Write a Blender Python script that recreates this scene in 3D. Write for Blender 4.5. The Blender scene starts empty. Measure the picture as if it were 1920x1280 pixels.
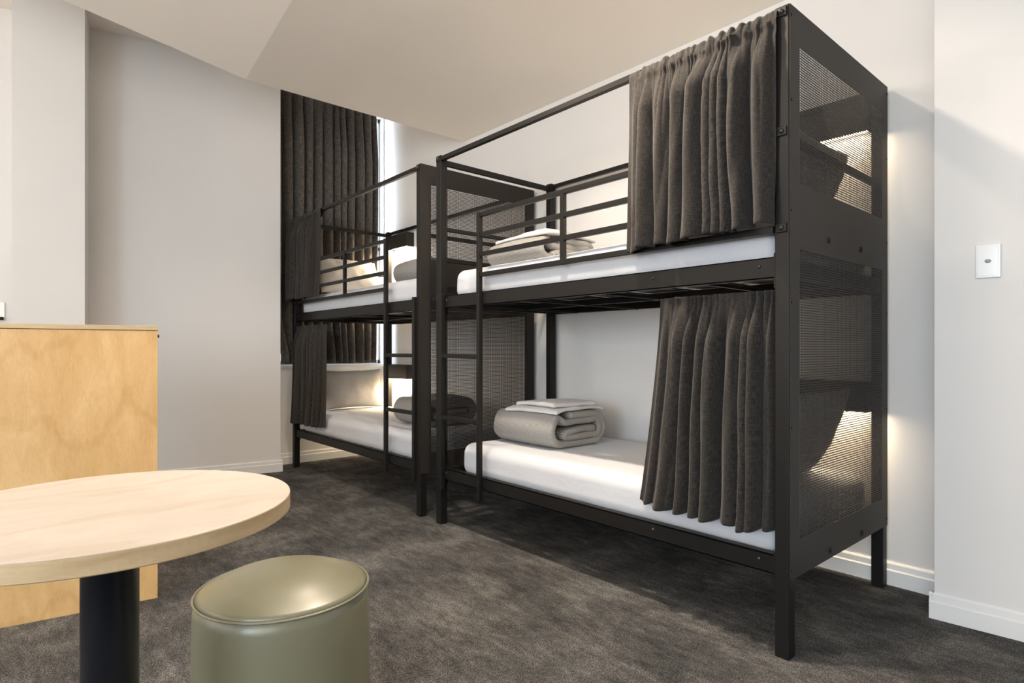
import bpy, bmesh, math, random
from mathutils import Vector, Matrix, noise
R = math.radians
PI = math.pi
scene = bpy.context.scene
col = scene.collection

# ------------------------------------------------------------------ camera
cam_d = bpy.data.cameras.new('camera')
cam = bpy.data.objects.new('camera', cam_d)
col.objects.link(cam)
cam.location = (0, 0, 1.042)
cam.rotation_euler = (R(90), 0, R(48.89))
cam_d.sensor_width = 36
cam_d.lens = 1112 / 1920 * 36
cam_d.shift_y = 15 / 1920
cam_d.clip_start = 0.02
scene.camera = cam

# ------------------------------------------------------------------ view, world, lights
vs = scene.view_settings
vs.view_transform = 'Standard'
vs.look = 'None'
vs.gamma = 1
vs.use_curve_mapping = False
vs.exposure = 0.0
w = bpy.data.worlds.new('world')
scene.world = w
w.use_nodes = True
w.node_tree.nodes['Background'].inputs[0].default_value = (0.86, 0.93, 1.0, 1)
w.node_tree.nodes['Background'].inputs[1].default_value = 1.0

def area(name, loc, target, sx, sy, power, color, spread=180):
    d = bpy.data.lights.new(name, 'AREA')
    d.shape = 'RECTANGLE'; d.size = sx; d.size_y = sy
    d.energy = power; d.color = color; d.spread = R(spread)
    o = bpy.data.objects.new(name, d)
    o.location = loc
    o.rotation_euler = (Vector(target) - Vector(loc)).to_track_quat('-Z', 'Y').to_euler()
    col.objects.link(o)
    return o

DAY = (0.76, 0.87, 1.0)
WARM = (1.0, 0.84, 0.67)
# daylight through the two windows behind the camera
area('daylight_rear_window', (-3.4, -4.14, 1.65), (-3.0, 2, 1.4), 1.8, 1.45, 20, (1.0, 0.86, 0.72))
area('daylight_rear_window', (-1.4, -4.14, 1.65), (-1.4, 2, 1.4), 1.8, 1.45, 26, DAY)
area('daylight_rear_window', (0.6, -4.14, 1.65), (0.4, 2, 1.4), 1.8, 1.45, 148, (0.72, 0.86, 1.0))
area('fill_side_window', (1.55, -2.2, 1.65), (-3.0, -1.5, 1.4), 1.8, 1.45, 40, (1.0, 0.88, 0.75))  # unseen side window light, added to brighten and warm the left wall
area('daylight_bay_window', (-6.7, 1.7, 2.2), (-5.4, 2.95, 2.0), 1.8, 2.4, 330, DAY)
# warm ceiling downlights (their fittings are built below)
DOWNLIGHTS = [(-2.5, 1.52), (-1.5, 1.5)]
DL_POWER = [14, 42]
# unseen uplighter, added on the rear wall to brighten the ceiling
area('fill_uplighter_beam', (-4.2, -3.92, 2.5), (-3.8, -3.0, 3.5), 0.9, 0.12, 60, (1.0, 0.84, 0.68))
# unseen opal globe lamps, added to brighten ceiling, walls and bunks
FILL_PENDANT = (-1.5, 0.7, 2.45)
FILL_PENDANT_POWER = 23
FILL_FLOOR_LAMP = (-0.2, -1.5, 1.5)
FILL_FLOOR_LAMP_POWER = 14

# ------------------------------------------------------------------ materials
def mat(name, base, rough=0.5, spec=0.5, metal=0.0):
    m = bpy.data.materials.new(name)
    m.use_nodes = True
    b = m.node_tree.nodes['Principled BSDF']
    b.inputs['Base Color'].default_value = (*base, 1)
    b.inputs['Roughness'].default_value = rough
    b.inputs['Specular IOR Level'].default_value = spec
    b.inputs['Metallic'].default_value = metal
    return m

def nodes(m):
    nt = m.node_tree
    return nt, nt.nodes['Principled BSDF']

def add(nt, kind, **kw):
    n = nt.nodes.new(kind)
    for k, v in kw.items():
        if k.startswith('i_'):
            n.inputs[k[2:].replace('_', ' ')].default_value = v
        else:
            setattr(n, k, v)
    return n

def coords(nt, scale=(1, 1, 1), out='Object'):
    tc = add(nt, 'ShaderNodeTexCoord')
    mp = add(nt, 'ShaderNodeMapping')
    mp.inputs['Scale'].default_value = scale
    nt.links.new(tc.outputs[out], mp.inputs['Vector'])
    return mp.outputs[0]

def noise_tex(nt, vec, scale, detail=3, rough=0.5, dist=0.0):
    n = add(nt, 'ShaderNodeTexNoise')
    n.inputs['Scale'].default_value = scale
    n.inputs['Detail'].default_value = detail
    n.inputs['Roughness'].default_value = rough
    n.inputs['Distortion'].default_value = dist
    nt.links.new(vec, n.inputs['Vector'])
    return n.outputs['Fac']

def ramp(nt, fac, stops):
    r = add(nt, 'ShaderNodeValToRGB')
    el = r.color_ramp.elements
    while len(el) < len(stops):
        el.new(0.5)
    for e, (p, c) in zip(el, stops):
        e.position = p; e.color = (*c, 1) if len(c) == 3 else c
    nt.links.new(fac, r.inputs[0])
    return r.outputs[0]

def mix(nt, fac, a, b, mode='MIX'):
    n = add(nt, 'ShaderNodeMix', data_type='RGBA', blend_type=mode)
    if isinstance(fac, float): n.inputs[0].default_value = fac
    else: nt.links.new(fac, n.inputs[0])
    for i, s in ((6, a), (7, b)):
        if isinstance(s, tuple): n.inputs[i].default_value = (*s, 1)
        else: nt.links.new(s, n.inputs[i])
    return n.outputs[2]

def math_n(nt, op, a, b=0.5):
    n = add(nt, 'ShaderNodeMath', operation=op)
    for i, s in ((0, a), (1, b)):
        if isinstance(s, (int, float)): n.inputs[i].default_value = s
        else: nt.links.new(s, n.inputs[i])
    return n.outputs[0]

def bump(nt, bsdf, h, strength, dist=0.002):
    b = add(nt, 'ShaderNodeBump')
    b.inputs['Strength'].default_value = strength
    b.inputs['Distance'].default_value = dist
    nt.links.new(h, b.inputs['Height'])
    nt.links.new(b.outputs[0], bsdf.inputs['Normal'])

def paint(name, base, rough=0.75):
    m = mat(name, base, rough, 0.3)
    nt, b = nodes(m)
    v = coords(nt)
    n = noise_tex(nt, v, 260, 2)
    bump(nt, b, n, 0.06, 0.001)
    n2 = noise_tex(nt, v, 1.3, 2)
    c = ramp(nt, n2, [(0.3, tuple(x * 0.975 for x in base)), (0.7, base)])
    nt.links.new(c, b.inputs['Base Color'])
    return m

M = {}
M['wall'] = paint('wall_paint', (0.80, 0.785, 0.765))
M['ceil'] = paint('ceiling_paint', (0.92, 0.86, 0.785))
M['trim'] = paint('trim_paint', (0.84, 0.84, 0.83), 0.45)

# carpet: charcoal loop pile with mottled patches and fine ribs
m = mat('carpet', (0.04, 0.04, 0.04), 0.95, 0.1)
nt, b = nodes(m)
v = coords(nt)
big = noise_tex(nt, v, 3.2, 5, 0.6, 0.4)
vst = coords(nt, (1.0, 3.0, 1.0))
streak = noise_tex(nt, vst, 9, 4, 0.65)
vf = coords(nt, (1, 1, 1))
fine = noise_tex(nt, vf, 240, 2, 0.6)
mid = noise_tex(nt, vf, 60, 3, 0.7)
s = math_n(nt, 'ADD', math_n(nt, 'MULTIPLY', big, 0.6), math_n(nt, 'MULTIPLY', streak, 0.4))
c1 = ramp(nt, s, [(0.37, (0.050, 0.050, 0.051)), (0.50, (0.097, 0.095, 0.092)), (0.63, (0.175, 0.169, 0.162))])
c2 = ramp(nt, fine, [(0.35, (0.25, 0.25, 0.25)), (0.68, (1.9, 1.9, 1.9))])
c3 = ramp(nt, mid, [(0.3, (0.7, 0.7, 0.7)), (0.7, (1.3, 1.3, 1.3))])
cc = mix(nt, 1.0, mix(nt, 1.0, c1, c2, 'MULTIPLY'), c3, 'MULTIPLY')
nt.links.new(cc, b.inputs['Base Color'])
wv = add(nt, 'ShaderNodeTexWave', wave_type='BANDS', bands_direction='X')
wv.inputs['Scale'].default_value = 60
wv.inputs['Distortion'].default_value = 2.5
wv.inputs['Detail'].default_value = 1
nt.links.new(v, wv.inputs['Vector'])
h = math_n(nt, 'ADD', fine, math_n(nt, 'MULTIPLY', wv.outputs['Fac'], 0.5))
bump(nt, b, h, 0.9, 0.004)
M['carpet'] = m

def metal_paint(name, base, rough, spec=0.25):
    m = mat(name, base, rough, spec)
    nt, b = nodes(m)
    n = noise_tex(nt, coords(nt), 700, 2)
    bump(nt, b, n, 0.12, 0.0006)
    return m
M['black'] = metal_paint('black_powder_coat', (0.009, 0.0085, 0.008), 0.45)
M['panel'] = metal_paint('charcoal_powder_coat', (0.024, 0.021, 0.0185), 0.5)
M['bolt'] = mat('bolt_steel', (0.10, 0.10, 0.10), 0.35, 0.5, 0.8)
M['hole'] = mat('black_rubber', (0.006, 0.006, 0.006), 0.8)
M['plastic'] = mat('white_gloss_plastic', (0.82, 0.82, 0.80), 0.12)
M['button'] = mat('grey_plastic', (0.42, 0.42, 0.42), 0.3)
M['frame'] = mat('window_aluminium', (0.45, 0.47, 0.48), 0.35, 0.5, 0.6)

# maple veneer
def wood(name, dark, light, scale=(1, 1, 1), rough=0.35):
    m = mat(name, light, rough, 0.4)
    nt, b = nodes(m)
    v = coords(nt, scale)
    n1 = noise_tex(nt, v, 2.2, 5, 0.55, 1.2)
    n2 = noise_tex(nt, v, 11, 4, 0.6, 0.6)
    n3 = noise_tex(nt, v, 60, 2, 0.6)
    s = math_n(nt, 'ADD', math_n(nt, 'MULTIPLY', n1, 0.5), math_n(nt, 'ADD', math_n(nt, 'MULTIPLY', n2, 0.3), math_n(nt, 'MULTIPLY', n3, 0.2)))
    c = ramp(nt, s, [(0.38, dark), (0.52, tuple((a + c_) / 2 for a, c_ in zip(dark, light))), (0.62, light)])
    wv = add(nt, 'ShaderNodeTexWave', wave_type='RINGS', rings_direction='Y')
    wv.inputs['Scale'].default_value = 1.1
    wv.inputs['Distortion'].default_value = 9
    wv.inputs['Detail'].default_value = 3
    wv.inputs['Detail Scale'].default_value = 1.2
    nt.links.new(v, wv.inputs['Vector'])
    g = ramp(nt, wv.outputs['Fac'], [(0.0, (0.90, 0.87, 0.82)), (0.10, (1, 1, 1))])
    nt.links.new(mix(nt, 0.7, c, g, 'MULTIPLY'), b.inputs['Base Color'])
    return m
M['maple'] = wood('maple_veneer', (0.56, 0.34, 0.135), (0.69, 0.46, 0.225), (3.2, 3.2, 0.8))
M['maple_edge'] = wood('maple_edge', (0.46, 0.34, 0.20), (0.58, 0.45, 0.28), (1.2, 1.2, 9.0), 0.4)
M['maple_top'] = wood('maple_table_top', (0.51, 0.445, 0.38), (0.59, 0.525, 0.46), (3.0, 1.0, 1.0), 0.42)

# fabrics (uv in metres)
def fabric(name, dark, light, trans, tcol, weave=560):
    m = mat(name, light, 0.9, 0.15)
    nt, b = nodes(m)
    vu = coords(nt, (1.0, 0.07, 1), 'UV')
    vv = coords(nt, (0.07, 1.0, 1), 'UV')
    a = noise_tex(nt, vu, weave, 2, 0.6)
    c = noise_tex(nt, vv, weave, 2, 0.6)
    s = math_n(nt, 'MULTIPLY', math_n(nt, 'ADD', a, c), 0.5)
    colr = ramp(nt, s, [(0.40, dark), (0.60, light)])
    nt.links.new(colr, b.inputs['Base Color'])
    bump(nt, b, s, 0.35, 0.001)
    b.inputs['Sheen Weight'].default_value = 0.15
    if trans:
        t = add(nt, 'ShaderNodeBsdfTranslucent')
        t.inputs[0].default_value = (*tcol, 1)
        mx = add(nt, 'ShaderNodeMixShader')
        fac = ramp(nt, s, [(0.45, (trans,) * 3), (0.62, (min(1, trans * 2.5),) * 3)])
        nt.links.new(fac, mx.inputs[0])
        nt.links.new(b.outputs[0], mx.inputs[1])
        nt.links.new(t.outputs[0], mx.inputs[2])
        nt.links.new(mx.outputs[0], nt.nodes['Material Output'].inputs[0])
    return m
M['curtain'] = fabric('charcoal_curtain_fabric', (0.016, 0.0148, 0.0142), (0.052, 0.047, 0.0425), 0.08, (0.60, 0.43, 0.28))
M['drape'] = fabric('window_curtain_fabric', (0.050, 0.045, 0.041), (0.170, 0.152, 0.134), 0.0, (0.2, 0.17, 0.14), 260)

def linen(name, base, rough=0.85):
    m = mat(name, base, rough, 0.2)
    nt, b = nodes(m)
    v = coords(nt)
    n = noise_tex(nt, v, 14, 4, 0.55, 0.8)
    f = noise_tex(nt, v, 420, 2)
    h = math_n(nt, 'ADD', n, math_n(nt, 'MULTIPLY', f, 0.05))
    bump(nt, b, h, 0.2, 0.012)
    b.inputs['Sheen Weight'].default_value = 0.1
    return m
M['sheet'] = linen('white_sheet', (0.585, 0.605, 0.645))
M['pillow'] = linen('white_pillowcase', (0.60, 0.57, 0.53))
M['towel'] = linen('white_towel', (0.66, 0.65, 0.65))

# duvet: fine grey-white pin stripe weave
m = mat('duvet_cover', (0.4, 0.4, 0.4), 0.9, 0.15)
nt, b = nodes(m)
vu = coords(nt, (1, 1, 1), 'UV')
wv = add(nt, 'ShaderNodeTexWave', wave_type='BANDS', bands_direction='Y')
wv.inputs['Scale'].default_value = 72
wv.inputs['Distortion'].default_value = 2.0
wv.inputs['Detail'].default_value = 2
wv.inputs['Detail Scale'].default_value = 3
nt.links.new(vu, wv.inputs['Vector'])
n = noise_tex(nt, vu, 380, 2)
s = math_n(nt, 'ADD', math_n(nt, 'MULTIPLY', wv.outputs['Fac'], 0.5), math_n(nt, 'MULTIPLY', n, 0.5))
nt.links.new(ramp(nt, s, [(0.25, (0.15, 0.146, 0.14)), (0.62, (0.40, 0.39, 0.372))]), b.inputs['Base Color'])
bump(nt, b, s, 0.3, 0.0015)
M['duvet'] = m

# stool vinyl
m = mat('sage_vinyl', (0.195, 0.19, 0.125), 0.36, 0.6)
nt, b = nodes(m)
n = noise_tex(nt, coords(nt), 420, 3)
bump(nt, b, n, 0.10, 0.0008)
b.inputs['Coat Weight'].default_value = 0.3
b.inputs['Coat Roughness'].default_value = 0.32
M['vinyl'] = m
M['post'] = mat('table_post_black', (0.008, 0.009, 0.012), 0.28)

def emit(name, colr, strength):
    m = bpy.data.materials.new(name); m.use_nodes = True
    nt = m.node_tree; nt.nodes.clear()
    e = nt.nodes.new('ShaderNodeEmission'); o = nt.nodes.new('ShaderNodeOutputMaterial')
    e.inputs[0].default_value = (*colr, 1); e.inputs[1].default_value = strength
    nt.links.new(e.outputs[0], o.inputs[0])
    return m
M['lamp_glow'] = emit('reading_lamp_diffuser', (1.0, 0.80, 0.55), 20)
M['globe'] = emit('opal_fill_globe', (1.0, 0.84, 0.68), FILL_PENDANT_POWER / (PI * 4 * PI * 0.125 ** 2))  # glow of the added pendant, shared by the uplighter tube
M['fill_lamp_globe'] = emit('opal_fill_lamp_globe', (1.0, 0.84, 0.68), FILL_FLOOR_LAMP_POWER / (PI * 4 * PI * 0.125 ** 2))  # glow of the added floor lamp
M['dl_glow'] = emit('downlight_diffuser', (1.0, 0.84, 0.64), 12)

m = bpy.data.materials.new('window_glass'); m.use_nodes = True
nt = m.node_tree; nt.nodes.clear()
t = nt.nodes.new('ShaderNodeBsdfTransparent'); g = nt.nodes.new('ShaderNodeBsdfGlossy')
g.inputs['Roughness'].default_value = 0.02
mx = nt.nodes.new('ShaderNodeMixShader'); mx.inputs[0].default_value = 0.06
o = nt.nodes.new('ShaderNodeOutputMaterial')
nt.links.new(t.outputs[0], mx.inputs[1]); nt.links.new(g.outputs[0], mx.inputs[2]); nt.links.new(mx.outputs[0], o.inputs[0])
M['glass'] = m

# ------------------------------------------------------------------ helpers
def empty(name, loc, label, cat, group=None, rz=0):
    o = bpy.data.objects.new(name, None)
    o.empty_display_size = 0.1
    o.location = loc; o.rotation_euler = (0, 0, rz)
    col.objects.link(o)
    tag(o, label, cat, group)
    return o

def tag(o, label, cat, group=None):
    o['label'] = label; o['category'] = cat
    if group: o['group'] = group
    return o

class MB:
    def __init__(self):
        self.bm = bmesh.new()
    def box(self, x0, x1, y0, y1, z0, z1, bev=0.0):
        r = bmesh.ops.create_cube(self.bm, size=1)
        vs_ = r['verts']
        for v in vs_:
            v.co = Vector(((x0 + x1) / 2 + v.co.x * (x1 - x0), (y0 + y1) / 2 + v.co.y * (y1 - y0), (z0 + z1) / 2 + v.co.z * (z1 - z0)))
        if bev:
            es = list({e for v in vs_ for e in v.link_edges})
            bmesh.ops.bevel(self.bm, geom=es, offset=bev, segments=2, affect='EDGES', profile=0.5)
        return self
    def cyl(self, p, q, r, n=16, r2=None):
        p, q = Vector(p), Vector(q)
        d = q - p
        res = bmesh.ops.create_cone(self.bm, cap_ends=True, segments=n, radius1=r, radius2=r if r2 is None else r2, depth=d.length)
        mt = Matrix.Translation((p + q) / 2) @ d.to_track_quat('Z', 'Y').to_matrix().to_4x4()
        bmesh.ops.transform(self.bm, matrix=mt, verts=res['verts'])
        return self
    def prism(self, pts, z0, z1):
        a = [self.bm.verts.new((x, y, z0)) for x, y in pts]
        c = [self.bm.verts.new((x, y, z1)) for x, y in pts]
        n = len(pts)
        self.bm.faces.new(a[::-1]); self.bm.faces.new(c)
        for i in range(n):
            self.bm.faces.new((a[i], a[(i + 1) % n], c[(i + 1) % n], c[i]))
        return self
    def lathe(self, prof, n=96):
        rings = []
        for r, z in prof:
            if r < 1e-6:
                rings.append([self.bm.verts.new((0, 0, z))])
            else:
                rings.append([self.bm.verts.new((r * math.cos(2 * PI * i / n), r * math.sin(2 * PI * i / n), z)) for i in range(n)])
        for a, c in zip(rings, rings[1:]):
            for i in range(n):
                j = (i + 1) % n
                if len(a) == 1 and len(c) == 1: continue
                if len(a) == 1: self.bm.faces.new((a[0], c[j], c[i]))
                elif len(c) == 1: self.bm.faces.new((a[i], a[j], c[0]))
                else: self.bm.faces.new((a[i], a[j], c[j], c[i]))
        return self
    def build(self, name, material, parent=None, smooth=False, loc=None):
        bmesh.ops.recalc_face_normals(self.bm, faces=self.bm.faces[:])
        me = bpy.data.meshes.new(name)
        self.bm.to_mesh(me); self.bm.free()
        me.materials.append(material)
        if smooth:
            for p in me.polygons: p.use_smooth = True
        o = bpy.data.objects.new(name, me)
        col.objects.link(o)
        if loc: o.location = loc
        if parent: o.parent = parent
        return o

def struct(name, mb, material):
    o = mb.build(name, material)
    o['kind'] = 'structure'
    return o

def grid_mesh(name, nu, nv, fn, uvfn, material, parent=None, solid=0.0, sub=0, wrap=False):
    verts = [fn(i / nu, j / nv) for j in range(nv + 1) for i in range(nu + 1)]
    faces = []
    for j in range(nv):
        for i in range(nu):
            a = j * (nu + 1) + i
            faces.append((a, a + 1, a + nu + 2, a + nu + 1))
    me = bpy.data.meshes.new(name)
    me.from_pydata([tuple(v) for v in verts], [], faces)
    uv = me.uv_layers.new(name='UVMap')
    k = 0
    for p in me.polygons:
        for li in p.loop_indices:
            vi = me.loops[li].vertex_index
            uv.data[li].uv = uvfn((vi % (nu + 1)) / nu, (vi // (nu + 1)) / nv)
        p.use_smooth = True
    me.materials.append(material)
    me.update()
    o = bpy.data.objects.new(name, me)
    col.objects.link(o)
    if parent: o.parent = parent
    if solid:
        s_ = o.modifiers.new('thickness', 'SOLIDIFY'); s_.thickness = solid; s_.offset = 0
    return o

# ------------------------------------------------------------------ the room
CEIL = 2.80; TOPC = 3.42
YB = 3.0          # back wall behind the bunks
XW = -5.42        # window wall
XE = -4.05        # free edge of the lowered ceiling
XR = 1.6; YR = -4.2
ang = R(10)
LD = Vector((-math.sin(ang), -math.cos(ang)))       # left wall runs this way from its corner
LC = Vector((-5.13, 1.845))
LEND = LC + LD * 3.75

struct('floor', MB().box(-6.6, XR + 0.2, YR - 0.2, YB + 0.2, -0.1, 0), M['carpet'])
struct('wall_back', MB().box(XW - 0.2, XR + 0.2, YB, YB + 0.15, 0, TOPC + 0.1), M['wall'])
# right-hand nib that steps forward of the back wall, turned a little
a5 = R(5.5)
JC = Vector((-0.657, 2.752))
JD = Vector((math.cos(a5), math.sin(a5)))
p2 = JC + JD * 2.4
struct('wall_right_nib', MB().prism([(JC.x, JC.y), (p2.x, p2.y), (p2.x, 3.02), (JC.x - 0.004, 3.02)], 0, CEIL + 0.02), M['wall'])
# left wall, at ten degrees to the bunks
nrm = Vector((-LD.y, LD.x)) * -1
def off(p, d, n_): return (p.x + LD.x * d + (-math.cos(ang)) * n_, p.y + LD.y * d + math.sin(ang) * n_)
struct('wall_left', MB().prism([off(LC, 0, 0), off(LC, 6.3, 0), off(LC, 6.3, 0.3), off(LC, 0, 0.3)], 0, 4.0), M['wall'])
# pier standing forward of the left wall
PF = 0.34
struct('wall_pier', MB().prism([off(LC, 1.336, -PF), off(LC, 1.727, -PF), off(LC, 1.727, 0.02), off(LC, 1.336, 0.02)], 0, TOPC), M['wall'])
# window wall with an opening behind the long curtain
WY0, WY1, WZ0, WZ1 = 1.87, 2.985, 0.90, 3.40
wm = MB()
wm.box(XW - 0.16, XW, 1.5, YB, 0, WZ0)
wm.box(XW - 0.16, XW, 1.5, YB, WZ1, TOPC + 0.1)
wm.box(XW - 0.16, XW, 1.5, WY0, WZ0, WZ1)
wm.box(XW - 0.16, XW, WY1, YB, WZ0, WZ1)
struct('wall_window', wm, M['wall'])
wf = MB()
for y0, y1 in ((WY0, WY0 + 0.035), (2.39, 2.43), (WY1 - 0.022, WY1)):
    wf.box(XW - 0.12, XW - 0.07, y0, y1, WZ0, WZ1, 0.003)
for z0, z1 in ((WZ0, WZ0 + 0.04), (2.05, 2.09), (WZ1 - 0.04, WZ1)):
    wf.box(XW - 0.12, XW - 0.07, WY0, WY1, z0, z1, 0.003)
struct('window_1', wf, M['frame'])
g_ = MB().box(XW - 0.098, XW - 0.094, WY0, WY1, WZ0, WZ1).build('window_glass', M['glass'], bpy.data.objects['window_1'])
sl = MB().box(XW - 0.06, XW + 0.022, WY0 - 0.02, YB, WZ0 - 0.03, WZ0, 0.004)
struct('trim_1', sl, M['trim'])
# rear wall with its daylight windows; right wall with an added, unseen one
wr = MB()
for x0, x1 in ((-6.6, -4.3), (-2.5, -2.3), (-0.5, -0.3), (1.5, XR + 0.15)): wr.box(x0, x1, YR - 0.15, YR, 0, 4.0)
for x0, x1 in ((-4.3, -2.5), (-2.3, -0.5), (-0.3, 1.5)):
    wr.box(x0, x1, YR - 0.15, YR, 0, 0.9); wr.box(x0, x1, YR - 0.15, YR, 2.4, 4.0)
struct('wall_rear', wr, M['wall'])
ws = MB()
ws.box(XR, XR + 0.15, YR - 0.15, -3.1, 0, 4.0); ws.box(XR, XR + 0.15, -1.3, 3.1, 0, 4.0)
ws.box(XR, XR + 0.15, -3.1, -1.3, 0, 0.9); ws.box(XR, XR + 0.15, -3.1, -1.3, 2.4, 4.0)
struct('wall_right', ws, M['wall'])
def window_frame(name, xa, xb):
    f2 = MB()
    xm = (xa + xb) / 2
    for x0, x1 in ((xa, xa + 0.05), (xm - 0.02, xm + 0.02), (xb - 0.05, xb)): f2.box(x0, x1, YR - 0.1, YR - 0.05, 0.9, 2.4)
    for z0, z1 in ((0.9, 0.95), (2.35, 2.4)): f2.box(xa, xb, YR - 0.1, YR - 0.05, z0, z1)
    fr = struct(name, f2, M['frame'])
    MB().box(xa, xb, YR - 0.077, YR - 0.073, 0.9, 2.4).build('window_glass', M['glass'], fr)
window_frame('window_2', -4.3, -2.5)
window_frame('window_3', -2.3, -0.5)
window_frame('window_4', -0.3, 1.5)
f3 = MB()
for y0, y1 in ((-3.1, -3.05), (-2.22, -2.18), (-1.35, -1.3)): f3.box(XR + 0.05, XR + 0.1, y0, y1, 0.9, 2.4)
for z0, z1 in ((0.9, 0.95), (2.35, 2.4)): f3.box(XR + 0.05, XR + 0.1, -3.1, -1.3, z0, z1)
fr5 = struct('window_5_added', f3, M['frame'])  # unseen window added to go with the side fill light
MB().box(XR + 0.073, XR + 0.077, -3.1, -1.3, 0.9, 2.4).build('window_glass', M['glass'], fr5)
# ceilings: flat part, raked part meeting it in a crease, higher part over the window bay
kx0, ky0 = XE, 1.232
kx1, ky1 = -2.976, 1.129
sl_ = (ky1 - ky0) / (kx1 - kx0)
def crease(x): return ky0 + sl_ * (x - kx0)
c = MB()
c.prism([(XE, crease(XE)), (XR + 0.1, crease(XR + 0.1)), (XR + 0.1, YB + 0.1), (XE, YB + 0.1)], CEIL, TOPC + 0.05)
struct('ceiling', c, M['ceil'])
rk = MB()
K = 0.157
pts = [(XE, crease(XE)), (XR + 0.1, crease(XR + 0.1)), (XR + 0.1, YR - 0.1), (XE, YR - 0.1)]
lo = [rk.bm.verts.new((x, y, CEIL + K * max(0, crease(x) - y))) for x, y in pts]
hi = [rk.bm.verts.new((x, y, 3.95)) for x, y in pts]
rk.bm.faces.new(lo); rk.bm.faces.new(hi[::-1])
for i in range(4):
    rk.bm.faces.new((lo[i], lo[(i + 1) % 4], hi[(i + 1) % 4], hi[i]))
struct('ceiling_raked', rk, M['ceil'])
struct('ceiling_bay', MB().box(-6.6, XE + 0.02, YR - 0.1, YB + 0.1, TOPC, TOPC + 0.08), M['ceil'])

# baseboards: plain board with a chamfered top
def baseboard(name, p, q, t=0.016, h_=0.1, flip=1):
    p, q = Vector(p), Vector(q)
    d = (q - p).normalized(); n_ = Vector((d.y, -d.x)) * flip
    prof = [(0, 0), (t, 0), (t, h_ * 0.64), (t * 0.72, h_ * 0.70), (t * 0.62, h_ * 0.93), (t * 0.35, h_), (0, h_)]
    mb = MB()
    A = [mb.bm.verts.new((p.x + n_.x * o_, p.y + n_.y * o_, z)) for o_, z in prof]
    B = [mb.bm.verts.new((q.x + n_.x * o_, q.y + n_.y * o_, z)) for o_, z in prof]
    k = len(prof)
    mb.bm.faces.new(A); mb.bm.faces.new(B[::-1])
    for i in range(k): mb.bm.faces.new((A[i], B[i], B[(i + 1) % k], A[(i + 1) % k]))
    return struct(name, mb, M['trim'])
baseboard('baseboard_back', (XW, YB), (JC.x, YB))
baseboard('baseboard_right', (JC.x - 0.016, JC.y), (p2.x, p2.y))
baseboard('baseboard_right_return', (JC.x, YB), (JC.x, JC.y - 0.010))
baseboard('baseboard_left', off(LC, 3.6, 0), (LC.x + 0.003, LC.y + 0.016))
baseboard('baseboard_window', (XW, 1.84), (XW, YB))
baseboard('baseboard_left_return', (LC.x + 0.003, LC.y + 0.001), (XW, LC.y + 0.02), flip=1)

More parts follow.
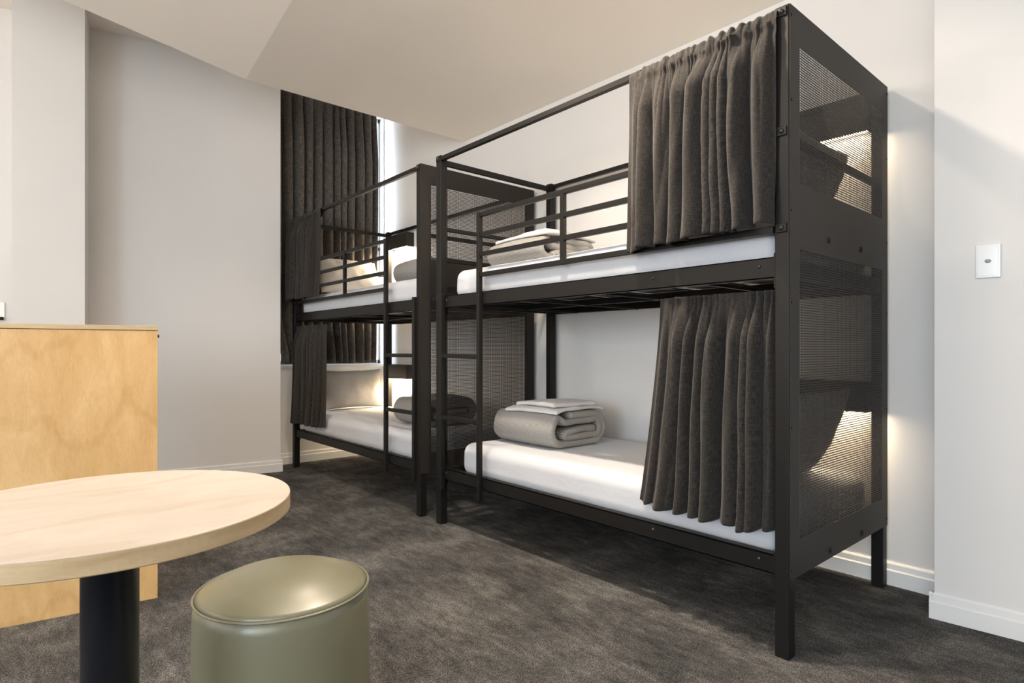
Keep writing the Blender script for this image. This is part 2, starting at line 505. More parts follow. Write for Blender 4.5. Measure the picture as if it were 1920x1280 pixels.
# ------------------------------------------------------------------ bunk beds
BL, BD, BH, PW = 2.10, 0.97, 2.20, 0.048
def bunk(loc, mirror, label):
    root = empty('bunk_bed', loc, label, 'bunk bed', 'black steel bunk beds')
    def X(a, c_): return (BL - c_, BL - a) if mirror else (a, c_)
    def bx(mb, x0, x1, y0, y1, z0, z1, bev=0.002):
        u, v_ = X(x0, x1); mb.box(u, v_, y0, y1, z0, z1, bev); return mb
    P = M['black']
    # x below is measured from the ladder end; the panel is always at world right
    for x0 in (0, BL - PW):
        for y0 in (0, BD - PW):
            o = bx(MB(), x0, x0 + PW, y0, y0 + PW, 0, BH if True else 2, 0.003).build('post', P, root)
    T = 0.024
    # canopy rails
    bx(MB(), PW, BL - PW, 0.0, T, BH - 0.034, BH - 0.008).build('curtain_rail', P, root)
    bx(MB(), PW, BL - PW, BD - T - 0.01, BD - 0.01, BH - 0.034, BH - 0.008).build('canopy_rail', P, root)
    bx(MB(), 0.012, 0.036, PW, BD - PW, BH - 0.052, BH - 0.020).build('canopy_rail', P, root)
    bx(MB(), BL - 0.036, BL - 0.012, PW, BD - PW, BH - 0.052, BH - 0.020).build('canopy_rail', P, root)
    # rounded fixing lugs with bolts at the front posts
    for z, xs in ((BH - 0.021, (0, 1)), (1.452, (1,)), (1.777, (1,))):
        for k in xs:
            xa = (0.006 if k == 0 else BL - 0.042)
            u, v_ = X(xa, xa + 0.036)
            lug = MB()
            lug.box(u, v_, -0.006, 0.0, z - 0.016, z + 0.016, 0.0025)
            xc = v_ if (k == 0) == (not mirror) else u
            lg = lug.build('rail_lug', P, root)
            xm = (u + v_) / 2
            MB().cyl((xm, -0.006, z), (xm, -0.011, z), 0.009, 12).cyl((xm, -0.010, z), (xm, -0.013, z), 0.005, 6).build('bolt', M['bolt'], lg, True)
    # bed decks
    for zl, zh, nm in ((1.287, 1.360, 'upper'), (0.272, 0.338, 'lower')):
        r = bx(MB(), PW, BL - PW, 0.012, 0.020, zl, zh, 0.001)
        bx(r, PW, BL - PW, 0.012, 0.050, zh - 0.005, zh, 0.001)
        bx(r, PW, BL - PW, 0.012, 0.044, zl, zl + 0.005, 0.001)
        bx(r, PW, PW + 0.006, 0.006, 0.050, zl - 0.035, zh + 0.012, 0.001)
        bx(r, BL - PW - 0.006, BL - PW, 0.006, 0.050, zl - 0.035, zh + 0.012, 0.001)
        r.build('side_rail', P, root)
        r = bx(MB(), PW, BL - PW, BD - 0.050, BD - 0.012, zl, zh, 0.002)
        r.build('side_rail', P, root)
        for x0 in (0.012, BL - 0.044):
            bx(MB(), x0, x0 + 0.032, PW, BD - PW, zl + 0.005, zh - 0.008, 0.002).build('end_rail', P, root)
        n = 7
        for i in range(n):
            xs = 0.10 + i * 0.275
            bx(MB(), xs, xs + 0.20, 0.05, BD - 0.05, zh - 0.036, zh - 0.030, 0.001).build('slat', P, root)
        bx(MB(), 0.044, BL - 0.044, BD / 2 - 0.012, BD / 2 + 0.012, zl + 0.0, zh - 0.040, 0.001).build('centre_beam', P, root)
        for i in range(4):
            xs = 0.28 + i * 0.5
            bx(MB(), xs, xs + 0.012, 0.045, BD - 0.045, zl - 0.004, zl + 0.010, 0.001).build('cross_tie', P, root)
        for xb in (PW + 0.045, BL - PW - 0.06, BL - 0.55):
            u, _ = X(xb, xb)
            MB().cyl((u, 0.012, (zl + zh) / 2 + 0.008), (u, 0.008, (zl + zh) / 2 + 0.008), 0.006, 12).build('bolt', M['bolt'], root, True)
    # ladder stiles and rungs
    for (x0, top) in ((PW + 0.003, 1.372), (0.412, 1.789)):
        bx(MB(), x0, x0 + 0.026, -0.016, 0.010, 0.215, top, 0.003).build('ladder_stile', P, root)
    for z in (0.641, 1.004):
        bx(MB(), PW + 0.029, 0.412, -0.014, 0.010, z - 0.012, z + 0.012, 0.003).build('ladder_rung', P, root)
    # guard rail on the front of the top bunk
    for z in (1.777, 1.668, 1.561, 1.450):
        bx(MB(), 0.438, BL - PW - 0.002, -0.010, 0.010, z - 0.012, z + 0.012, 0.002).build('guard_bar', P, root)
    bx(MB(), 1.044, 1.068, -0.0115, 0.0115, 1.438, 1.788, 0.002).build('guard_upright', P, root)
    # end and rear guards
    for z in (1.765, 1.58):
        bx(MB(), 0.014, 0.034, PW, BD - PW, z - 0.012, z + 0.012, 0.002).build('end_guard_bar', P, root)
    for z in (1.765, 1.58):
        bx(MB(), BL - 0.034, BL - 0.014, PW, BD - PW, z - 0.012, z + 0.012, 0.002).build('end_guard_bar', P, root)
    bx(MB(), PW, BL - PW, BD - 0.04, BD - 0.02, 1.56, 1.585, 0.002).build('rear_guard_bar', P, root)
    for x0 in (0.004, BL - 0.030):
        pass
    # perforated end panel on the right
    px0, px1 = BL + 0.0005, BL + 0.003
    y0, y1 = 0.003, BD - 0.002
    zb, zt = 0.268, BH - 0.001
    za = [(0.395, 1.385), (1.610, 2.075)]
    ya, yb = 0.078, 0.895
    s_ = MB()
    s_.box(px0, px1, y0, ya, zb, zt); s_.box(px0, px1, yb, y1, zb, zt)
    s_.box(px0, px1, ya, yb, zb, za[0][0]); s_.box(px0, px1, ya, yb, za[0][1], za[1][0]); s_.box(px0, px1, ya, yb, za[1][1], zt)
    pan = s_.build('end_panel', M['panel'], root)
    pan['label'] = 'charcoal sheet steel end panel with two perforated fields'
    pitch = 0.0090
    for (z0, z1) in za:
        ms = MB()
        def strip(ya_, yb_, za_, zb_, x0_, x1_):
            ms.box(x0_, x1_, ya_, yb_, za_, zb_)
        ny = int(round((yb - ya) / pitch)); nz = int(round((z1 - z0) / pitch))
        py = (yb - ya) / ny; pz = (z1 - z0) / nz; wd = 0.0032
        for i in range(1, ny):
            y = ya + i * py
            strip(y - wd / 2, y + wd / 2, z0, z1, px0 + 0.0012, px1 - 0.0001)
        for i in range(1, nz):
            z = z0 + i * pz
            strip(ya, yb, z - wd / 2, z + wd / 2, px0 + 0.0013, px1 - 0.0002)
        ms.build('perforated_field', M['panel'], pan)
    for y, z in ((0.325, 1.445), (0.65, 1.447), (0.34, 0.298), (0.66, 0.296)):
        MB().cyl((px1, y, z), (px1 + 0.002, y, z), 0.012, 16).cyl((px1 + 0.002, y, z), (px1 + 0.004, y, z), 0.006, 6).build('bolt', M['hole'], pan, True)  # black discs standing in for the shaded recesses of holes in the panel
    for z in (2.165, 1.88, 1.46 + 0.05, 1.20, 0.78, 0.30):
        for y in (0.014, BD - 0.014):
            MB().cyl((px1, y, z), (px1 + 0.0015, y, z), 0.0045, 10).build('screw', M['hole'], pan, True)
    return root

RX, RY = -2.985, 2.0
LX, LY = -5.252, 1.995
bunkR = bunk((RX, RY, 0), False, 'large near black steel bunk bed with perforated right end, standing closest on the carpet')
bunkL = bunk((LX, LY, 0), True, 'far black steel bunk bed in the corner beside the tall window curtain')

# ------------------------------------------------------------------ soft boxes (mattresses, towels)
def soft_box(name, x0, x1, y0, y1, z0, z1, r, material, amp=0.003, freq=6, seed=0, cuts=26, bow=None, vert_wr=0.0):
    bm = bmesh.new()
    bmesh.ops.create_cube(bm, size=2)
    bmesh.ops.subdivide_edges(bm, edges=bm.edges[:], cuts=cuts, use_grid_fill=True)
    hx, hy, hz = (x1 - x0) / 2, (y1 - y0) / 2, (z1 - z0) / 2
    rr = min(r, hz * 0.98)
    def mp(t, hh):
        s = 1 if t >= 0 else -1
        a = abs(t)
        k = rr / hh * 1.0
        if k >= 0.9: return s * a * hh
        if a < 0.72: return s * (a / 0.72) * (hh - rr)
        return s * ((hh - rr) + (a - 0.72) / 0.28 * rr)
    for v in bm.verts:
        p = Vector((mp(v.co.x, hx), mp(v.co.y, hy), mp(v.co.z, hz)))
        q = Vector((max(-hx + rr, min(hx - rr, p.x)), max(-hy + rr, min(hy - rr, p.y)), max(-hz + rr, min(hz - rr, p.z))))
        d = p - q
        if d.length > 1e-7:
            n_ = d.normalized(); p = q + n_ * rr
        else:
            n_ = Vector((0, 0, 1))
        sc = freq
        f = noise.fractal(Vector((p.x * sc + seed * 7.3, p.y * sc, p.z * sc)), 0.8, 2.0, 3)
        if vert_wr:
            edge = min(1, max(0, 1 - (hz - p.z) / (2 * hz)))
            f2 = noise.noise(Vector((p.x * 30 + seed, p.y * 30, p.z * 4)))
            p = p + n_ * f2 * vert_wr * (1 if abs(n_.z) < 0.7 else 0.25)
        p = p + n_ * f * amp
        if bow: p.z += bow(p.x, p.y)
        v.co = p
    me = bpy.data.meshes.new(name)
    bm.to_mesh(me); bm.free()
    for p in me.polygons: p.use_smooth = True
    me.materials.append(material)
    o = bpy.data.objects.new(name, me)
    o.location = ((x0 + x1) / 2, (y0 + y1) / 2, (z0 + z1) / 2)
    col.objects.link(o)
    return o

def mattress(bx_, by_, mirror, x0, x1, z0, z1, label, seed):
    a, c_ = (BL - x1, BL - x0) if mirror else (x0, x1)
    o = soft_box('mattress', bx_ + a, bx_ + c_, by_ + 0.053, by_ + 0.915, z0, z1, 0.062, M['sheet'], 0.0035, 5, seed, 30, None, 0.0045 if seed == 3 else 0.0018)
    tag(o, label, 'mattress', 'sheeted bunk mattresses')
    return o
UZ, LZ = 1.331, 0.309
mattress(RX, RY, False, 0.10, 2.045, UZ, 1.512, 'white sheeted mattress on the top deck of the near bunk', 1)
mattress(RX, RY, False, 0.17, 2.045, LZ, 0.498, 'white sheeted mattress on the bottom deck of the near bunk', 2)
mattress(LX, LY, True, 0.05, 2.03, UZ, 1.512, 'wrinkled white mattress on the top deck of the far bunk', 3)
mattress(LX, LY, True, 0.05, 2.03, LZ, 0.498, 'white mattress on the bottom deck of the far bunk', 4)

# ------------------------------------------------------------------ pillows
def pillow(name, loc, rot, w_, h_, t_, label, seed):
    N = 28
    bm = bmesh.new()
    bmesh.ops.create_cube(bm, size=2)
    bmesh.ops.subdivide_edges(bm, edges=bm.edges[:], cuts=N, use_grid_fill=True)
    for v in bm.verts:
        x, y, z = v.co
        prof = max(0.0, (1 - abs(x) ** 2.6)) ** 0.55 * max(0.0, (1 - abs(y) ** 2.6)) ** 0.55
        pin = 1 - 0.07 * (1 - abs(x) ** 2) * abs(y) - 0.0
        pin2 = 1 - 0.07 * (1 - abs(y) ** 2) * abs(x)
        px_, py_ = x * w_ / 2 * pin2, y * h_ / 2 * pin
        f = noise.fractal(Vector((px_ * 9 + seed, py_ * 9, z * 0.4 + seed)), 0.9, 2.0, 4)
        r_ = noise.noise(Vector((px_ * 26 + seed, py_ * 9, seed))) * (1 - prof)
        pz_ = z * (t_ / 2 * prof + 0.004) + (f * 0.010 + r_ * 0.012) * (0.4 + prof * 0.6)
        v.co = Vector((px_, py_, pz_))
    me = bpy.data.meshes.new(name); bm.to_mesh(me); bm.free()
    for p in me.polygons: p.use_smooth = True
    me.materials.append(M['pillow'])
    o = bpy.data.objects.new(name, me)
    o.location = loc; o.rotation_euler = rot
    col.objects.link(o)
    return tag(o, label, 'pillow', 'white bed pillows')
pillow('pillow', (LX + 0.145, 2.50, 0.678), (R(90), 0, R(90)), 0.60, 0.36, 0.15, 'cream pillow propped upright on the lower far bunk below the window sill', 1).rotation_euler = (R(78), 0, R(90))
pillow('pillow', (LX + 0.22, 2.43, 1.70), (R(52), 0, R(90)), 0.64, 0.42, 0.16, 'cream pillow leaning on the upper far bunk beside its reading lamp', 2)
pillow('pillow', (RX + 1.93, 2.46, 1.70), (R(66), 0, R(-90)), 0.64, 0.40, 0.15, 'pillow on the upper near bunk behind the perforated end panel', 3)
pillow('pillow', (RX + 1.93, 2.46, 0.69), (R(66), 0, R(-90)), 0.64, 0.40, 0.15, 'pillow on the lower near bunk, seen faintly through the perforated end panel', 4)

# ------------------------------------------------------------------ rolled duvets
def duvet(loc, flipx, label, seed, height=0.195, width=0.46, length=0.43):
    # centre line of a flattened roll in the y-z plane
    th = 0.040
    W, H = width, height
    def stadium(cx0, cx1, rz_, cz, a0, a1, n=14):
        pass
    path = []
    # inner tongue (right to left), curl on the left, outer layer over the top, down on the right, under the bottom
    y_l, y_r = th / 2, W - th / 2
    zt, zb = H - th / 2, th / 2
    zm = H * 0.50
    def arc(cy, cz, ry, rz_, a0, a1, n):
        return [(cy + ry * math.cos(R(a0 + (a1 - a0) * i / n)), cz + rz_ * math.sin(R(a0 + (a1 - a0) * i / n))) for i in range(n + 1)]
    path += [(W * 0.80, zm - 0.006), (W * 0.65, zm - 0.004), (W * 0.5, zm - 0.006), (W * 0.36, zm - 0.012)]
    path += [(W * 0.28, zm - 0.024), (W * 0.26, zm - 0.040)]
    path += [(W * 0.34, zb + 0.036), (W * 0.55, zb + 0.034), (W * 0.78, zb + 0.036)]
    path += arc(W * 0.78, H * 0.50, W * 0.22 - th / 2 - 0.028, H * 0.5 - th / 2 - 0.026, -70, 80, 8)
    path += [(W * 0.66, zt - 0.034), (W * 0.45, zt - 0.034), (W * 0.27, zt - 0.042)]
    path += arc(W * 0.22, H * 0.5, W * 0.22 - th / 2, H * 0.5 - th / 2, 110, 262, 14)
    path += [(W * 0.4, zb), (W * 0.6, zb), (W * 0.76, zb)]
    path += arc(W * 0.79, H * 0.5, W * 0.21 - th / 2, H * 0.5 - th / 2, -80, 78, 12)
    path += [(W * 0.7, zt), (W * 0.5, zt + 0.003), (W * 0.35, zt)]
    # smooth the path
    def smooth(p):
        q = [p[0]]
        for a, b_ in zip(p, p[1:]):
            q.append((a[0] * 0.75 + b_[0] * 0.25, a[1] * 0.75 + b_[1] * 0.25)); q.append((a[0] * 0.25 + b_[0] * 0.75, a[1] * 0.25 + b_[1] * 0.75))
        return q + [p[-1]]
    # separate the spiral into the outer wrap and the inner folds
    path = smooth(path)
    n = len(path)
    NX = 26
    half = th / 2 * 1.06
    def ring(xf):
        # the ends puff in towards the middle of each layer
        e = min(xf, 1 - xf)
        k = math.sqrt(max(0.0, 1 - (1 - min(1, e / 0.05)) ** 2))
        k = 0.32 + 0.68 * k
        left, right = [], []
        for i, (y, z) in enumerate(path):
            a = path[max(0, i - 1)]; b_ = path[min(n - 1, i + 1)]
            dy, dz = b_[0] - a[0], b_[1] - a[1]
            l = math.hypot(dy, dz) or 1
            ny, nz = -dz / l, dy / l
            hh = half * k
            x = xf * length
            wob = noise.noise(Vector((x * 9 + seed, y * 9, z * 14))) * 0.007 + noise.noise(Vector((x * 25 + seed, i * 0.3, 2))) * 0.003
            sag = 0.0
            left.append((y + ny * (hh + wob), z + nz * (hh + wob)))
            right.append((y - ny * (hh - 0.001), z - nz * (hh - 0.001)))
        return left + right[::-1]
    bm = bmesh.new()
    uvl = bm.loops.layers.uv.new('UVMap')
    xs = [0, .006, .015, .03, .05] + [0.05 + 0.9 * i / NX for i in range(1, NX)] + [.95, .97, .985, .994, 1]
    rings = []
    lens = [0]
    for a, b_ in zip(path, path[1:]): lens.append(lens[-1] + math.hypot(b_[0] - a[0], b_[1] - a[1]))
    ss = lens + [l + 0.1 for l in lens[::-1]]
    for xf in xs:
        bulge = 1 + 0.05 * math.sin(PI * xf)
        rg = []
        for (y, z) in ring(xf):
            x = (xf - 0.5) * length
            cz = H / 2
            zz = max(0.0, cz + (z - cz) * bulge + (cz * (bulge - 1)))
            # ends wander a little layer by layer
            end = noise.noise(Vector((y * 12 + seed, z * 12, seed))) * 0.012 * (abs(xf - 0.5) * 2) ** 4
            rg.append(bm.verts.new(((x + end) * (-1 if flipx else 1), (y - W / 2) * bulge, zz)))
        rings.append(rg)
    m_ = len(rings[0])
    for a, (r0, r1) in enumerate(zip(rings, rings[1:])):
        for i in range(m_):
            j = (i + 1) % m_
            f = bm.faces.new((r0[i], r0[j], r1[j], r1[i]))
            uvs = [(ss[i], xs[a] * length), (ss[j], xs[a] * length), (ss[j], xs[a + 1] * length), (ss[i], xs[a + 1] * length)]
            for lp, u in zip(f.loops, uvs): lp[uvl].uv = (u[1], u[0])
    for rg, xx in ((rings[0], 0), (rings[-1], length)):
        for i in range(n - 1):
            f = bm.faces.new((rg[i], rg[i + 1], rg[m_ - 2 - i], rg[m_ - 1 - i]))
            for lp in f.loops:
                lp[uvl].uv = (lp.vert.co.z, lp.vert.co.y)
    bmesh.ops.recalc_face_normals(bm, faces=bm.faces[:])
    me = bpy.data.meshes.new('duvet'); bm.to_mesh(me); bm.free()
    for p in me.polygons: p.use_smooth = True
    me.materials.append(M['duvet'])
    o = bpy.data.objects.new('duvet', me)
    o.location = loc
    col.objects.link(o)
    return tag(o, label, 'duvet', 'rolled grey duvets')
MTU, MTL = 1.517, 0.503
duvet((RX + 0.50, RY + 0.455, MTL), False, 'rolled grey pinstripe duvet under towels on the lower near bunk', 1, 0.195, 0.46, 0.49)
duvet((RX + 0.47, RY + 0.42, MTU), False, 'rolled grey duvet behind the guard rail on the upper near bunk', 2, 0.15, 0.46, 0.46)
duvet((LX + BL - 0.525, LY + 0.455, MTL), True, 'rolled grey duvet on the lower far bunk, dark behind the perforated panel', 3)
duvet((LX + BL - 0.50, LY + 0.44, MTU), True, 'rolled grey duvet under the upper reading lamp of the far bunk', 4, 0.17)

# towels folded on the rolls
def towel(x0, x1, y0, y1, z0, t_, rz, label, seed, drop):
    hy = (y1 - y0) / 2; hx = (x1 - x0) / 2
    def bow(x, y): return -drop * ((max(0, abs(y) / hy - 0.45)) ** 2) - 0.010 * (x / hx) ** 2 * (1 if x < 0 else 0.3)
    o = soft_box('folded_towel', x0, x1, y0, y1, z0, z0 + t_, t_ * 0.48, M['towel'], 0.0025, 11, seed, 22, bow)
    o.rotation_euler.z = rz
    # fold lines: layers along the near edge
    return tag(o, label, 'towel', 'white folded towels')
zr = MTL + 0.205
towel(RX + 0.34, RX + 0.745, RY + 0.25, RY + 0.66, zr + 0.000, 0.020, R(3), 'wide white folded sheet lying directly on the rolled duvet of the lower near bunk', 1, 0.055)
towel(RX + 0.40, RX + 0.74, RY + 0.28, RY + 0.60, zr + 0.021, 0.022, R(-4), 'smaller white folded towel topmost on the duvet of the lower near bunk', 2, 0.006)
zr = MTU + 0.158
towel(RX + 0.29, RX + 0.71, RY + 0.22, RY + 0.64, zr, 0.018, R(2), 'wide white folded sheet lying directly on the rolled duvet of the upper near bunk', 3, 0.04)
towel(RX + 0.36, RX + 0.68, RY + 0.28, RY + 0.60, zr + 0.019, 0.016, R(-5), 'smaller white folded towel topmost on the duvet of the upper near bunk', 4, 0.006)

# ------------------------------------------------------------------ curtains
def bunk_curtain(loc, xt0, xt1, xb0, xb1, ztop, zbot, nf, label, seed, flip=False, ruffle=0.016, yoff=-0.018, pocket=True, amp=0.030):
    rnd = random.Random(seed)
    NU, NV = 300, 90
    nn = nf
    ph = [rnd.choice((0.45, 0.7, 1.0, 1.35, 1.9)) * rnd.uniform(0.85, 1.15) for _ in range(nn)]
    tot = sum(ph); cum = [0]
    for a in ph: cum.append(cum[-1] + a / tot)
    am = [rnd.uniform(0.35, 1.35) for _ in range(nn + 1)]
    def fold(u):
        for i in range(nn):
            if u <= cum[i + 1] or i == nn - 1:
                t = (u - cum[i]) / (cum[i + 1] - cum[i])
                t = min(1, max(0, t))
                a = am[i] * (1 - t) + am[i + 1] * t
                return a * (0.5 - 0.5 * math.cos(2 * PI * t)) ** 1.25, a * math.sin(2 * PI * t)
        return 0, 0
    H = ztop - zbot
    def fn(u, v):
        vv = v
        # flat margin on the loose edge
        ue = u
        hdr = 0.055
        if pocket and v < 0.10:
            # cloth goes up behind the rail, over it and down the front
            t = v / 0.10
            zz_ = [(0.030, -0.045), (0.033, 0.002), (0.012, 0.014), (-0.010, 0.002), (-0.012, -0.035)]
            s = t * 4; i = min(3, int(s)); f = s - i
            y = zz_[i][0] * (1 - f) + zz_[i + 1][0] * f
            z = zz_[i][1] * (1 - f) + zz_[i + 1][1] * f
            d = 0.0
            rf = noise.noise(Vector((u * nn * 3.1 + seed, t * 1.5, seed)))
            edge = min(1, u / 0.10) if not flip else min(1, (1 - u) / 0.10)
            y += -rf * 0.014 * edge - 0.003
            z += (0.3 + rf) * ruffle * edge if zz_[i][1] > -0.03 else 0
            x = xt0 + (xt1 - xt0) * u + rf * 0.004
            return Vector((x, y, ztop + z - 0.012))
        t = (v - 0.10) / 0.90 if pocket else v
        d = t * H
        f0, s0 = fold(min(1, max(0, u + 0.045 * noise.noise(Vector((u * 3 + seed, t * 1.6, 0))) * t)))
        hi = noise.noise(Vector((u * nn * 3.1 + seed, 0.3 + t * 2, seed)))
        lowf = noise.noise(Vector((u * nn * 0.9 + seed * 3, t * 1.1, 5)))
        k = min(1, t / 0.22)
        k2 = k * k * (3 - 2 * k)
        flat = min(1, max(0.12, ((u if not flip else 1 - u) - 0.02) / 0.16))
        A = amp * (0.18 + 0.82 * k2) * (0.9 + 0.35 * t) * flat
        y = (yoff + 0.006) - A * f0 * 1.25 - lowf * 0.008 * k2 - abs(hi) * 0.050 * math.exp(-t * 4.5) * flat
        x0_ = xt0 + (xb0 - xt0) * t ** 1.3
        x1_ = xt1 + (xb1 - xt1) * t ** 1.3
        mf = noise.noise(Vector((u * nn * 2.1 + seed * 5, t * 1.4, 3)))
        y -= abs(mf) * 0.016 * k2 * flat
        x = x0_ + (x1_ - x0_) * u - s0 * 0.015 * k2 * flat * min(1, (1 - abs(2 * u - 1)) * 8) + hi * 0.003 * min(1, (1 - u) * 10)
        cinch = math.exp(-((t - 0.035) / 0.03) ** 2) * 0.006 * flat
        y += cinch
        z = ztop - 0.04 - (H - 0.04) * t + 0.012 * lowf * t - 0.010 * f0 * t - (0.02 * (1 - u) * t if pocket and not flip else 0)
        # a stitched hem line
        if t > 0.955: y -= 0.0015
        return Vector((x, y, z))
    wide = (xt1 - xt0) * 1.8
    o = grid_mesh('curtain', NU, NV, fn, lambda u, v: (u * wide, v * (H + 0.1)), M['curtain'], None, 0.0022)
    o.location = loc
    return tag(o, label, 'curtain', 'charcoal bunk privacy curtains')

bunk_curtain((RX, RY, 0), 1.450, 2.066, 1.435, 2.060, 2.190, 1.466, 10, 'gathered charcoal curtain hanging from the canopy rail of the upper near bunk', 11, amp=0.062)
bunk_curtain((RX, RY + 0.045, 0), 1.572, 2.050, 1.470, 2.050, 1.287, 0.418, 9, 'long charcoal curtain hanging in front of the lower near bunk mattress', 12, yoff=-0.018, pocket=False, amp=0.058)
bunk_curtain((LX, LY, 0), 0.010, 0.630, -0.012, 0.610, 2.190, 1.480, 9, 'dark gathered curtain at the window end of the upper far bunk', 13, flip=True, amp=0.045)
bunk_curtain((LX, LY + 0.045, 0), 0.055, 0.650, -0.008, 0.620, 1.287, 0.405, 8, 'dark curtain at the window end of the lower far bunk', 14, flip=True, pocket=False, amp=0.040)

# tall window curtain
def window_curtain():
    rnd = random.Random(5)
    nf = 12
    ph = [rnd.uniform(0.5, 1.5) for _ in range(nf)]
    tot = sum(ph); cum = [0]
    for a in ph: cum.append(cum[-1] + a / tot)
    am = [rnd.uniform(0.5, 1.3) for _ in range(nf + 1)]
    def fold(u):
        for i in range(nf):
            if u <= cum[i + 1] or i == nf - 1:
                t = min(1, max(0, (u - cum[i]) / (cum[i + 1] - cum[i])))
                a = am[i] * (1 - t) + am[i + 1] * t
                return min(1.1, a) * (0.5 - 0.5 * math.cos(2 * PI * t)) ** 0.75, a * math.sin(2 * PI * t)
        return 0, 0
    zt, zb = 3.40, 0.912
    def fn(u, v):
        z = zt + (zb - zt) * v
        ys = 1.872 + 0.07 * max(0, min(1, (1.30 - z) / 0.30))
        ye = 2.862 + 0.028 * (1 - v)
        f0, s0 = fold(min(1, max(0, u + 0.015 * noise.noise(Vector((u * 4, v * 2, 3))))))
        lw = noise.noise(Vector((u * 7, v * 1.5, 9)))
        k = 0.45 + 0.55 * min(1, v * 5)
        x = XW + 0.028 + f0 * 0.118 * k + lw * 0.012
        x = max(x, XW + 0.026)
        x = min(x, LX - 0.006)
        y = ys + (ye - ys) * u - s0 * 0.010 * k * min(1, (0.5 - abs(u - 0.5)) * 12)
        return Vector((x, y, z))
    o = grid_mesh('window_curtain', 320, 60, fn, lambda u, v: (u * 1.9, v * 2.45), M['drape'], None, 0.003)
    tag(o, 'tall floor-dark pleated window curtain in the bay behind the far bunk', 'curtain')
    return o
wc = window_curtain()
wc['label'] = 'tall charcoal pleated curtain over the window behind the far bunk'

# ------------------------------------------------------------------ reading lamps on the back wall
def reading_lamp(xc, z, label, power=3.0):
    root = empty('reading_lamp', (xc, YB, z), label, 'lamp', 'black box reading lamps on the back wall')
    W, D, Hh = 0.36, 0.085, 0.135
    s_ = MB()
    s_.box(-W / 2, W / 2, -D, -D + 0.004, 0, Hh); s_.box(-W / 2, W / 2, -D + 0.004, 0, Hh - 0.004, Hh)
    s_.box(-W / 2, -W / 2 + 0.004, -D + 0.004, 0, 0, Hh - 0.004); s_.box(W / 2 - 0.004, W / 2, -D + 0.004, 0, 0, Hh - 0.004)
    s_.build('lamp_housing', M['panel'], root)
    MB().box(-W / 2 + 0.02, W / 2 - 0.02, -D + 0.014, -0.012, 0.012, 0.018).build('diffuser', M['lamp_glow'], root)
    d = bpy.data.lights.new('reading_light', 'AREA')
    d.shape = 'RECTANGLE'; d.size = W - 0.06; d.size_y = D - 0.03
    d.energy = power; d.color = (1.0, 0.77, 0.50)
    o = bpy.data.objects.new('reading_light', d)
    o.location = (0, -D / 2, 0.010)
    col.objects.link(o); o.parent = root
    return root
reading_lamp(LX + 0.22, 2.015, 'lit black box lamp on the wall above the upper far bunk', 22.0)
reading_lamp(LX + 0.22, 0.762, 'lit black box lamp on the wall above the lower far bunk', 15.0)
reading_lamp(RX + BL - 0.24, 2.015, 'black box lamp behind the upper near bunk, seen through the perforated panel', 5)
reading_lamp(RX + BL - 0.24, 0.762, 'black box lamp behind the lower near bunk, hidden by its curtain and panel', 6.0)

# ------------------------------------------------------------------ cabinet
ca = math.atan2(0.148, 1)
def cabinet():
    root = empty('cabinet', (-2.853, 0.516, 0), 'maple veneer cabinet at the left behind the round table', 'cabinet', rz=0)
    root.rotation_euler.z = -ca
    # local: back face on x=0 seen by the camera, running towards -y; body extends to -x
    Wd, Dp, Ht = 1.20, 0.48, 1.141
    MB().box(-Dp + 0.02, 0, -Wd, 0, 0.0, Ht - 0.0205, 0.001).build('body', M['maple'], root)
    MB().box(-Dp, 0.004, -Wd - 0.004, 0.002, Ht - 0.019, Ht, 0.0015).build('worktop', M['maple_edge'], root)
    for k in range(2):
        y0 = -Wd + 0.004 + k * (Wd / 2); y1 = y0 + Wd / 2 - 0.006
        d_ = MB().box(-Dp, -Dp + 0.018, y0, y1, 0.08, Ht - 0.024, 0.001).build('door', M['maple'], root)
        yy = y1 - 0.06 if k == 0 else y0 + 0.06
        MB().cyl((-Dp, yy, 0.95), (-Dp - 0.02, yy, 0.95), 0.009).build('knob', M['bolt'], d_, True)
    MB().cyl((-0.012, 0.0, 1.098), (-0.012, 0.006, 1.098), 0.0065, 12).build('lock', M['hole'], root, True)
    return root
cabinet()

# ------------------------------------------------------------------ round table
tb = empty('round_table', (-1.345, 0.165, 0), 'round pale maple table on a single black column, in front of the cabinet', 'table')
Rt, Ht, Th = 0.319, 0.75, 0.032
MB().lathe([(0, Ht - 0.0012), (0.18, Ht - 0.0012), (Rt - 0.0035, Ht - 0.0012), (Rt - 0.0022, Ht)][:0] + [(0, Ht), (Rt - 0.002, Ht), (Rt - 0.0006, Ht - 0.0006), (Rt - 0.0004, Ht - 0.0015)], 128).build('table_top', M['maple_top'], tb, False)
MB().lathe([(Rt - 0.001, Ht - 0.0014), (Rt, Ht - 0.002), (Rt, Ht - Th + 0.002), (Rt - 0.002, Ht - Th), (0, Ht - Th)], 128).build('edge_band', M['maple_edge'], tb, False)
MB().lathe([(0, Ht - Th), (0.15, Ht - Th), (0.15, Ht - Th - 0.006), (0.047, Ht - Th - 0.006), (0.047, 0.02), (0.21, 0.014), (0.215, 0.0), (0, 0)], 72).build('column', M['post'], tb, False)
for p in bpy.data.objects['column'].data.polygons: p.use_smooth = abs(p.normal.z) < 0.3

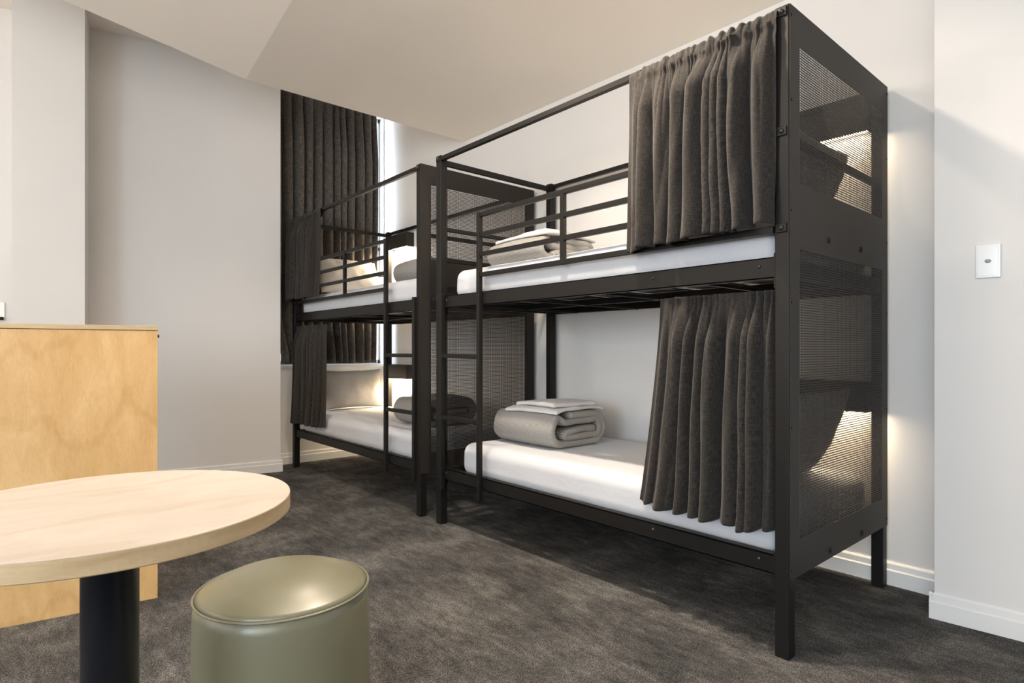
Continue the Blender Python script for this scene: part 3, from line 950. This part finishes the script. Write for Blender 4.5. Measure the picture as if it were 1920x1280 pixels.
# ------------------------------------------------------------------ stool
st = empty('stool', (-1.54, 0.564, 0), 'sage green vinyl drum stool beside the round table', 'stool')
Rs, Hs = 0.2095, 0.43
MB().lathe([(0, 0.012), (Rs - 0.01, 0.012), (Rs - 0.002, 0.018), (Rs + 0.001, 0.05), (Rs + 0.004, 0.2), (Rs + 0.004, 0.33), (Rs + 0.001, 0.40), (Rs - 0.003, Hs - 0.004), (Rs - 0.012, Hs + 0.001), (0, Hs)], 96).build('stool_body', M['vinyl'], st, True)
top = [(0, Hs + 0.052)]
for i in range(1, 15):
    a = i / 14
    top.append(((Rs - 0.002) * a, Hs + 0.002 + 0.050 * (1 - a ** 2.5)))
top.append((Rs - 0.012, Hs - 0.004))
MB().lathe(top, 96).build('seat_cushion', M['vinyl'], st, True)
pip = MB()
prof = [(Rs + 0.0003 + 0.0030 * math.cos(2 * PI * k / 10), Hs + 0.001 + 0.0030 * math.sin(2 * PI * k / 10)) for k in range(11)]
pip.lathe(prof, 96).build('piping', M['vinyl'], st, True)
for k in range(4):
    a = PI / 4 + k * PI / 2
    MB().cyl((0.15 * math.cos(a), 0.15 * math.sin(a), 0), (0.15 * math.cos(a), 0.15 * math.sin(a), 0.012), 0.018).build('foot', M['hole'], st, True)

# ------------------------------------------------------------------ wall fittings
def on_nib(s, n_): return (JC.x + JD.x * s + JD.y * n_, JC.y + JD.y * s - JD.x * n_)
sx, sy = on_nib(0.1635, 0.0)
sw = empty('light_switch', (sx, sy, 1.368), 'glossy white light switch plate on the right wall', 'light switch')
sw.rotation_euler.z = a5
pl = MB().box(-0.037, 0.037, -0.009, 0.0, -0.062, 0.062, 0.003)
pl.build('switch_plate', M['plastic'], sw)
MB().box(-0.0295, 0.0295, -0.0105, -0.009, -0.0535, 0.0535, 0.0007).build('cover', M['plastic'], sw)
mb = MB().cyl((0, -0.0105, 0), (0, -0.0135, 0), 0.0095, 24)
for v in mb.bm.verts: v.co.z *= 0.72
bt = mb.build('rocker', M['button'], sw, True)

so = off(LC, 1.875, 0)
sk = empty('wall_socket', (so[0], so[1], 1.318), 'small white socket plate at the left edge above the cabinet', 'socket')
sk.rotation_euler.z = R(90) - ang
MB().box(-0.058, 0.058, -0.01, 0.0, -0.055, 0.055, 0.003).build('socket_plate', M['plastic'], sk)
MB().box(0.02, 0.052, -0.03, -0.004, -0.072, -0.050, 0.003).build('plug', M['hole'], sk)

# ------------------------------------------------------------------ ceiling downlights
for i, (x, y) in enumerate(DOWNLIGHTS):
    z = CEIL + K * max(0, crease(x) - y)
    tl = 0 if z == CEIL else 1
    names = ['above the gap in front of the bunks', 'above the near bunk front']
    r = empty('downlight', (x, y, z), 'round white ceiling downlight ' + names[i], 'light', 'ceiling downlights')
    if tl: r.rotation_euler.x = -math.atan(K)
    MB().lathe([(0.045, -0.001), (0.062, -0.001), (0.064, -0.005), (0.046, -0.007), (0.045, -0.001)], 40).build('trim_ring', M['trim'], r, True)
    MB().lathe([(0, -0.003), (0.045, -0.003)], 40).build('lens', M['dl_glow'], r, False)
    d = bpy.data.lights.new('downlight_beam', 'AREA')
    d.shape = 'DISK'; d.size = 0.09; d.energy = DL_POWER[i]; d.color = WARM; d.spread = R(150)
    o = bpy.data.objects.new('downlight_beam', d); o.location = (0, 0, -0.012)
    col.objects.link(o); o.parent = r

# added fill lamps, unseen: globe over the seating, floor globe behind the camera
def globe(r, material):
    prof = [(0.125 * math.sin(PI * k / 24), 0.125 * math.cos(PI * k / 24)) for k in range(25)]
    MB().lathe(prof, 40).build('globe', material, r, True)
r = empty('fill_globe_pendant', FILL_PENDANT, 'unseen opal globe pendant, added as fill above the stool', 'light')
zc = CEIL + K * max(0, crease(FILL_PENDANT[0]) - FILL_PENDANT[1]) - FILL_PENDANT[2]
MB().cyl((0, 0, 0.14), (0, 0, zc), 0.004, 10).build('cord', M['black'], r)
MB().cyl((0, 0, zc - 0.025), (0, 0, zc), 0.05, 24).build('ceiling_rose', M['trim'], r)
MB().cyl((0, 0, 0.12), (0, 0, 0.15), 0.03, 20).build('cap', M['black'], r)
globe(r, M['globe'])
r = empty('fill_floor_lamp', (FILL_FLOOR_LAMP[0], FILL_FLOOR_LAMP[1], 0), 'unseen black floor lamp with an opal globe, added as fill behind the camera', 'lamp')
MB().cyl((0, 0, 0), (0, 0, 0.02), 0.14, 40).build('base', M['black'], r)
MB().cyl((0, 0, 0.02), (0, 0, FILL_FLOOR_LAMP[2] - 0.12), 0.011, 16).build('pole', M['black'], r)
prof = [(0.125 * math.sin(PI * k / 24), FILL_FLOOR_LAMP[2] + 0.125 * math.cos(PI * k / 24)) for k in range(25)]
MB().lathe(prof, 40).build('globe', M['fill_lamp_globe'], r, True)

up = empty('fill_uplighter', (-4.2, YR, 2.36), 'unseen white trough uplighter, added on the rear wall to brighten the ceiling', 'light')
mb = MB()
mb.box(-0.5, 0.5, 0, 0.36, -0.01, 0.0); mb.box(-0.5, 0.5, 0.35, 0.36, 0, 0.09); mb.box(-0.5, -0.49, 0, 0.35, 0, 0.09); mb.box(0.49, 0.5, 0, 0.35, 0, 0.09)
mb.build('trough', M['trim'], up)
MB().box(-0.46, 0.46, 0.10, 0.26, 0.03, 0.05).build('tube', M['globe'], up)  # glowing bar inside the added uplighter
